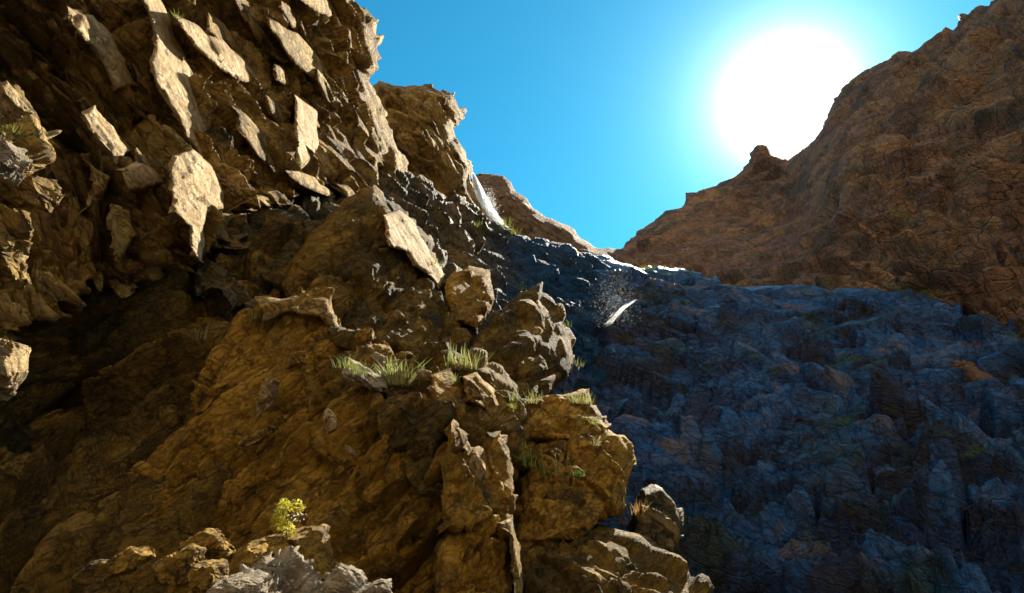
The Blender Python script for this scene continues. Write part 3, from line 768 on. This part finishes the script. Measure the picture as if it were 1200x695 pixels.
for a in [
        (406, 428, 22, 'fresh', 'short green tuft beside the pale crest, leftmost on the ledge', 50, 0.7, False, None),
        (424, 436, 24, 'grass', 'green tuft rising behind the long flat grey slab', 60, 0.8, False, None),
        (468, 450, 44, 'grass', 'feathery pale green tuft, widest on the ledge, with dry orange base', 120, 0.7, True, None),
        (453, 440, 36, 'grass', 'tall thin grass stalks beside the widest feathery tuft', 16, 0.2, False, None),
        (497, 430, 18, 'grass', 'single thin grass stalk above the oval pale stone', 5, 0.15, False, None),
        (540, 432, 36, 'grass', 'dense grey-green tuft over a dry brown mat, right end of the ledge', 120, 0.75, True, None),
        (528, 426, 34, 'grass', 'tall upright stalks at the left side of the dense grey-green tuft', 18, 0.25, False, None),
        (532, 446, 16, 'grass', 'small pale tuft in front of the dense grey-green tuft', 40, 0.7, True, None),
        (606, 468, 22, 'grass', 'thin pale tuft at the left end of the layered block', 34, 0.6, False, None),
        (604, 476, 12, 'fresh', 'low green tuft just below the thin pale tuft', 40, 1.0, False, None),
        (629, 472, 24, 'grass', 'tuft with rusty dry base on top of the layered block', 50, 0.6, True, None),
        (682, 470, 22, 'grass', 'bushy pale tuft at the right end of the layered block top', 90, 1.0, True, None),
        (697, 494, 16, 'fresh', 'yellow-green tuft on the right corner of the layered block', 46, 0.7, True, None),
        (646, 482, 12, 'grass', 'little green stalks on the front of the layered block', 12, 0.5, False, None),
        (652, 560, 42, 'grass', 'sparse tall flowering stalks in front of the bulging block', 26, 0.9, False, 'white_flower'),
        (672, 562, 14, 'bush', 'low dark green tuft at the foot of the tall flowering stalks', 50, 1.2, False, None),
        (620, 545, 32, 'fresh', 'yellow-flowered plant beside the narrow pillar', 40, 0.8, False, 'flower'),
        (612, 583, 20, 'fresh', 'slim green sprig in the crack beside the squat dark block', 12, 0.4, False, None),
        (510, 308, 13, 'fresh', 'small green tuft on the shoulder of the peaked outcrop', 30, 0.8, False, None),
        (611, 337, 13, 'fresh', 'bright green tuft on top of the rounded dark outcrop', 40, 1.0, False, None),
        (665, 380, 10, 'fresh', 'small yellow-green tuft on the dark slope right of the rounded outcrop', 30, 1.0, False, None),
        (690, 398, 10, 'fresh', 'single bright green sprig below the splash of water', 10, 0.5, False, None),
        (680, 430, 14, 'grass', 'pale grass tuft hanging at the edge of the blue shade', 40, 1.0, False, None),
        (594, 262, 15, 'fresh', 'yellow-green plant just right of the waterfall', 60, 1.1, False, None),
        (603, 272, 12, 'fresh', 'yellow-green plant lower down the rib right of the waterfall', 50, 1.2, False, None),
        (560, 262, 8, 'fresh', 'small green tuft left of the foot of the waterfall', 30, 1.2, False, None),
        (757, 313, 9, 'fresh', 'bright green plant on the lip of the blue gorge wall', 40, 1.0, False, None),
        (780, 313, 6, 'fresh', 'faint green plant farther right on the lip of the gorge wall', 30, 1.2, False, None),
        (14, 160, 22, 'fresh', 'green plant growing from the left-edge crag', 60, 1.2, False, None),
        (205, 26, 12, 'fresh', 'small green plant in a crack high on the tan cliff', 30, 1.0, False, None),
        (350, 196, 12, 'fresh', 'green plant in a seam low on the tan cliff', 30, 1.0, False, None),
        (450, 130, 10, 'fresh', 'green plant under the top of the flat-topped buttress', 30, 1.0, False, None),
        (240, 400, 30, 'grass', 'thin dry grass stalks in the dark hollow above the leaning slab', 20, 0.5, False, None),
        (300, 372, 30, 'grass', 'thin dry grass stalks at the left end of the pale crest', 20, 0.5, False, None),
        (700, 520, 14, 'grass', 'pale dry tuft at the right edge of the bulging block', 20, 0.7, True, None),
        (748, 600, 24, 'straw', 'dry brown grass tuft in front of the dark slate block', 40, 0.8, False, None),
        (728, 612, 20, 'straw', 'dry brown grass tuft at the foot of the bulging block', 40, 0.8, False, None)]:
    px, py, hpx, mat, lab, n, wide, dry, fl = a
    tuft(px, py, hpx, mat, lab, n, wide, dry, flowers=fl, plant='flowering_plant' if fl else 'grass_tuft', cat='plant' if fl else 'grass tuft')

shrub(335, 634, 50, 44, 'gold', 'bright yellow-green leafy bush with pale flowers at the foot of the leaning slab', 700, name='yellow_bush', flowers='white_flower', leaf=0.10)
for px, py, w, h, lab in [
        (965, 345, 50, 14, 'dark green shrub on the upper edge of the blue gorge wall, right of centre'),
        (1010, 425, 60, 16, 'wide low dark green shrub in the middle of the blue gorge wall'),
        (925, 435, 34, 12, 'low green shrub left of the wide one on the blue gorge wall'),
        (1152, 532, 44, 18, 'dark green shrub low on the right side of the blue gorge wall'),
        (990, 490, 20, 8, 'small green shrub below the wide one on the blue gorge wall'),
        (1115, 508, 16, 8, 'little green shrub left of the low right-hand one'),
        (1080, 345, 30, 12, 'green shrub where the gorge wall meets the mountainside'),
        (958, 292, 18, 10, 'dark green shrub on the mountainside below the sun'),
        (970, 330, 26, 12, 'dark green shrub at the foot of the mountainside'),
        (1062, 250, 44, 20, 'green shrub in the middle of the brown mountainside'),
        (1045, 335, 26, 10, 'dark shrub at the foot of the mountainside, right of the others'),
        (800, 318, 50, 9, 'low green shrub along the lip of the gorge wall under the notch'),
        (845, 385, 40, 16, 'dim green shrub on the left part of the blue gorge wall'),
        (1192, 400, 24, 14, 'green shrub at the right edge of the picture')]:
    shrub(px, py + h * 0.5, w, h, 'bush', lab, 420)

# ------------------------------------------------------------------ water
def strands(path, n, r, side, rad, sag=0.0):
    """thin threads of water running along parts of a path of world points"""
    path = np.array(path); V = []; F = []
    tt = np.linspace(0, 1, len(path))
    ev = lambda t: np.array([np.interp(t, tt, path[:, k]) for k in range(3)])
    for i in range(n):
        t0 = r.uniform(-0.05, 0.8); t1 = min(1.0, t0 + r.uniform(0.12, 0.4)); t0 = max(0, t0)
        o0 = r.normal(size=3); off = lambda t: o0 * side(t)
        q = rad * r.uniform(0.5, 1.3); base = len(V); K = 6
        an = r.normal(0, 0.5); sdv = math.cos(an) * RIGHT + math.sin(an) * FWD
        for k in range(K + 1):
            t = t0 + (t1 - t0) * k / K
            c = ev(t) + off(t) + r.normal(0, rad * 0.5, 3); w = q * math.sin(math.pi * (0.08 + 0.84 * k / K))
            V += [c - w * sdv, c + w * sdv]
            if k: F.append([base + 2 * k - 2, base + 2 * k - 1, base + 2 * k + 1, base + 2 * k])
    return np.array(V), np.array(F)


def drops(C, rad, r):
    """little flecks of water film"""
    n = len(C); R_ = rad * r.uniform(0.4, 1.5, n)
    U = RIGHT + r.normal(0, 0.5, (n, 3)); Wv = UP + r.normal(0, 0.5, (n, 3))
    U *= R_[:, None]; Wv *= (R_ * r.uniform(0.8, 2.0, n))[:, None]
    V = np.stack([C - U, C - Wv, C + U, C + Wv], 1).reshape(-1, 3)
    return V, np.arange(4 * n).reshape(n, 4)


r = np.random.default_rng(5)
D_ = 54.5
fall = [at(x, y, D_) for x, y in [(554, 203), (557, 212), (560, 222), (564, 234), (568, 244), (573, 252), (580, 262), (588, 270)]]
wf = empty('waterfall', at(574, 264, D_)); tag(wf, 'white sunlit waterfall dropping past the edge of the flat-topped buttress', 'waterfall')
V, F = strands(fall, 420, r, lambda t: 0.06 + 0.38 * t, 0.035)
mesh_obj('water_veil', V, F, MAT['water'], wf)
C = np.concatenate([at(r.normal(571, 5, 5000), r.normal(246, 10, 5000), D_ + r.normal(0, .5, 5000))])
V, F = drops(C, 0.011, r)
tag(mesh_obj('spray', V, F, MAT['water'], wf), kind='stuff')

p0, p1 = pick(713, 381), pick(747, 350)
z0, z1 = project(np.array([p0, p1]))[2]
zz = min(z0, z1) * 0.97
jet = [at(x, y, zz) for x, y in [(712, 380), (718, 374), (724, 367), (731, 361), (738, 356), (746, 351)]]
sp = empty('water_splash', jet[0]); tag(sp, 'thin slanting jet of sunlit water splashing on the dark rock in the gorge', 'splash')
V, F = strands(jet, 70, r, lambda t: 0.03 + 0.06 * (1 - t), 0.010)
mesh_obj('water_jet', V, F, MAT['water'], sp)
C = np.concatenate([at(r.normal(713, 2.6, 200), r.normal(379, 2.2, 200), np.full(200, zz)), at(r.normal(721, 14, 3200), r.normal(353, 18, 3200), zz + r.normal(0, .5, 3200))])
V, F = drops(C, 0.0042, r)
tag(mesh_obj('spray', V, F, MAT['water'], sp), kind='stuff')

# ------------------------------------------------------------------ world and sun
w = bpy.data.worlds.new('World'); scene.world = w; w.use_nodes = True
nt = w.node_tree; nt.nodes.clear()
sky = nt.nodes.new('ShaderNodeTexSky'); sky.sky_type = 'NISHITA'; sky.sun_disc = False
sky.sun_elevation = SUN_EL; sky.sun_rotation = SUN_AZ
sky.air_density = 1.0; sky.dust_density = 0.15; sky.ozone_density = 1.0
bg = nt.nodes.new('ShaderNodeBackground'); bg.inputs['Strength'].default_value = 0.10
wo = nt.nodes.new('ShaderNodeOutputWorld')
def wn(t, **k):
    n = nt.nodes.new(t)
    for kk, v in k.items(): setattr(n, kk, v)
    return n
tint = wn('ShaderNodeMix', data_type='RGBA', blend_type='MULTIPLY'); tint.inputs['Factor'].default_value = 1.0
tint.inputs['B'].default_value = (0.08, 0.52, 0.58, 1)
nt.links.new(sky.outputs[0], tint.inputs['A'])
# the tint belongs to the clear sky ahead; behind the camera, warm fill added for the shaded rock
tcw = wn('ShaderNodeTexCoord'); sx = wn('ShaderNodeSeparateXYZ'); nt.links.new(tcw.outputs['Generated'], sx.inputs[0])
mrw = wn('ShaderNodeMapRange', interpolation_type='SMOOTHSTEP'); mrw.inputs['From Min'].default_value = 0.25; mrw.inputs['From Max'].default_value = -0.45
nt.links.new(sx.outputs['Y'], mrw.inputs['Value'])
back_fill = wn('ShaderNodeMix', data_type='RGBA'); nt.links.new(mrw.outputs[0], back_fill.inputs['Factor']); back_fill.inputs['B'].default_value = (2.9, 2.3, 1.6, 1)
# bright circumsolar sky around the sun's direction
geo = wn('ShaderNodeTexCoord'); dp = wn('ShaderNodeVectorMath', operation='DOT_PRODUCT'); dp.inputs[1].default_value = tuple(SUN)
nrm = wn('ShaderNodeVectorMath', operation='NORMALIZE'); nt.links.new(geo.outputs['Generated'], nrm.inputs[0]); nt.links.new(nrm.outputs[0], dp.inputs[0])
om = wn('ShaderNodeMath', operation='SUBTRACT'); om.inputs[0].default_value = 1.0; nt.links.new(dp.outputs['Value'], om.inputs[1])
def lobe(c, p, amp):
    m1_ = wn('ShaderNodeMath', operation='MULTIPLY_ADD'); m1_.inputs[1].default_value = 1 / c; m1_.inputs[2].default_value = 1.0; nt.links.new(om.outputs[0], m1_.inputs[0])
    e = wn('ShaderNodeMath', operation='POWER'); e.inputs[1].default_value = -p; nt.links.new(m1_.outputs[0], e.inputs[0])
    m2_ = wn('ShaderNodeMath', operation='MULTIPLY'); m2_.inputs[1].default_value = amp; nt.links.new(e.outputs[0], m2_.inputs[0])
    return m2_
l1, l2 = lobe(0.0022, 2.0, 24.0), lobe(0.03, 2.0, 0.4)
ad = wn('ShaderNodeMath', operation='ADD'); nt.links.new(l1.outputs[0], ad.inputs[0]); nt.links.new(l2.outputs[0], ad.inputs[1])
gl_ = wn('ShaderNodeVectorMath', operation='SCALE'); gl_.inputs[0].default_value = (1.0, 0.98, 0.93); nt.links.new(ad.outputs[0], gl_.inputs['Scale'])
sm = wn('ShaderNodeVectorMath', operation='ADD'); nt.links.new(tint.outputs['Result'], back_fill.inputs['A']); nt.links.new(back_fill.outputs['Result'], sm.inputs[0]); nt.links.new(gl_.outputs[0], sm.inputs[1])
nt.links.new(sm.outputs[0], bg.inputs['Color']); nt.links.new(bg.outputs[0], wo.inputs['Surface'])

sd_ = bpy.data.lights.new('sun', 'SUN'); sd_.energy = 5.0; sd_.angle = R(0.5); sd_.color = (1.0, 0.90, 0.72)
so = bpy.data.objects.new('sun', sd_); COL.objects.link(so)
so.rotation_euler = Vector(SUN).to_track_quat('Z', 'Y').to_euler()
so.location = (60, 100, 120)

vs = scene.view_settings
vs.view_transform = 'Standard'; vs.look = 'None'; vs.exposure = 1.65; vs.gamma = 1.0; vs.use_curve_mapping = False
scene.cycles.use_denoising = True
scene.cycles.max_bounces = 6
scene.render.film_transparent = False
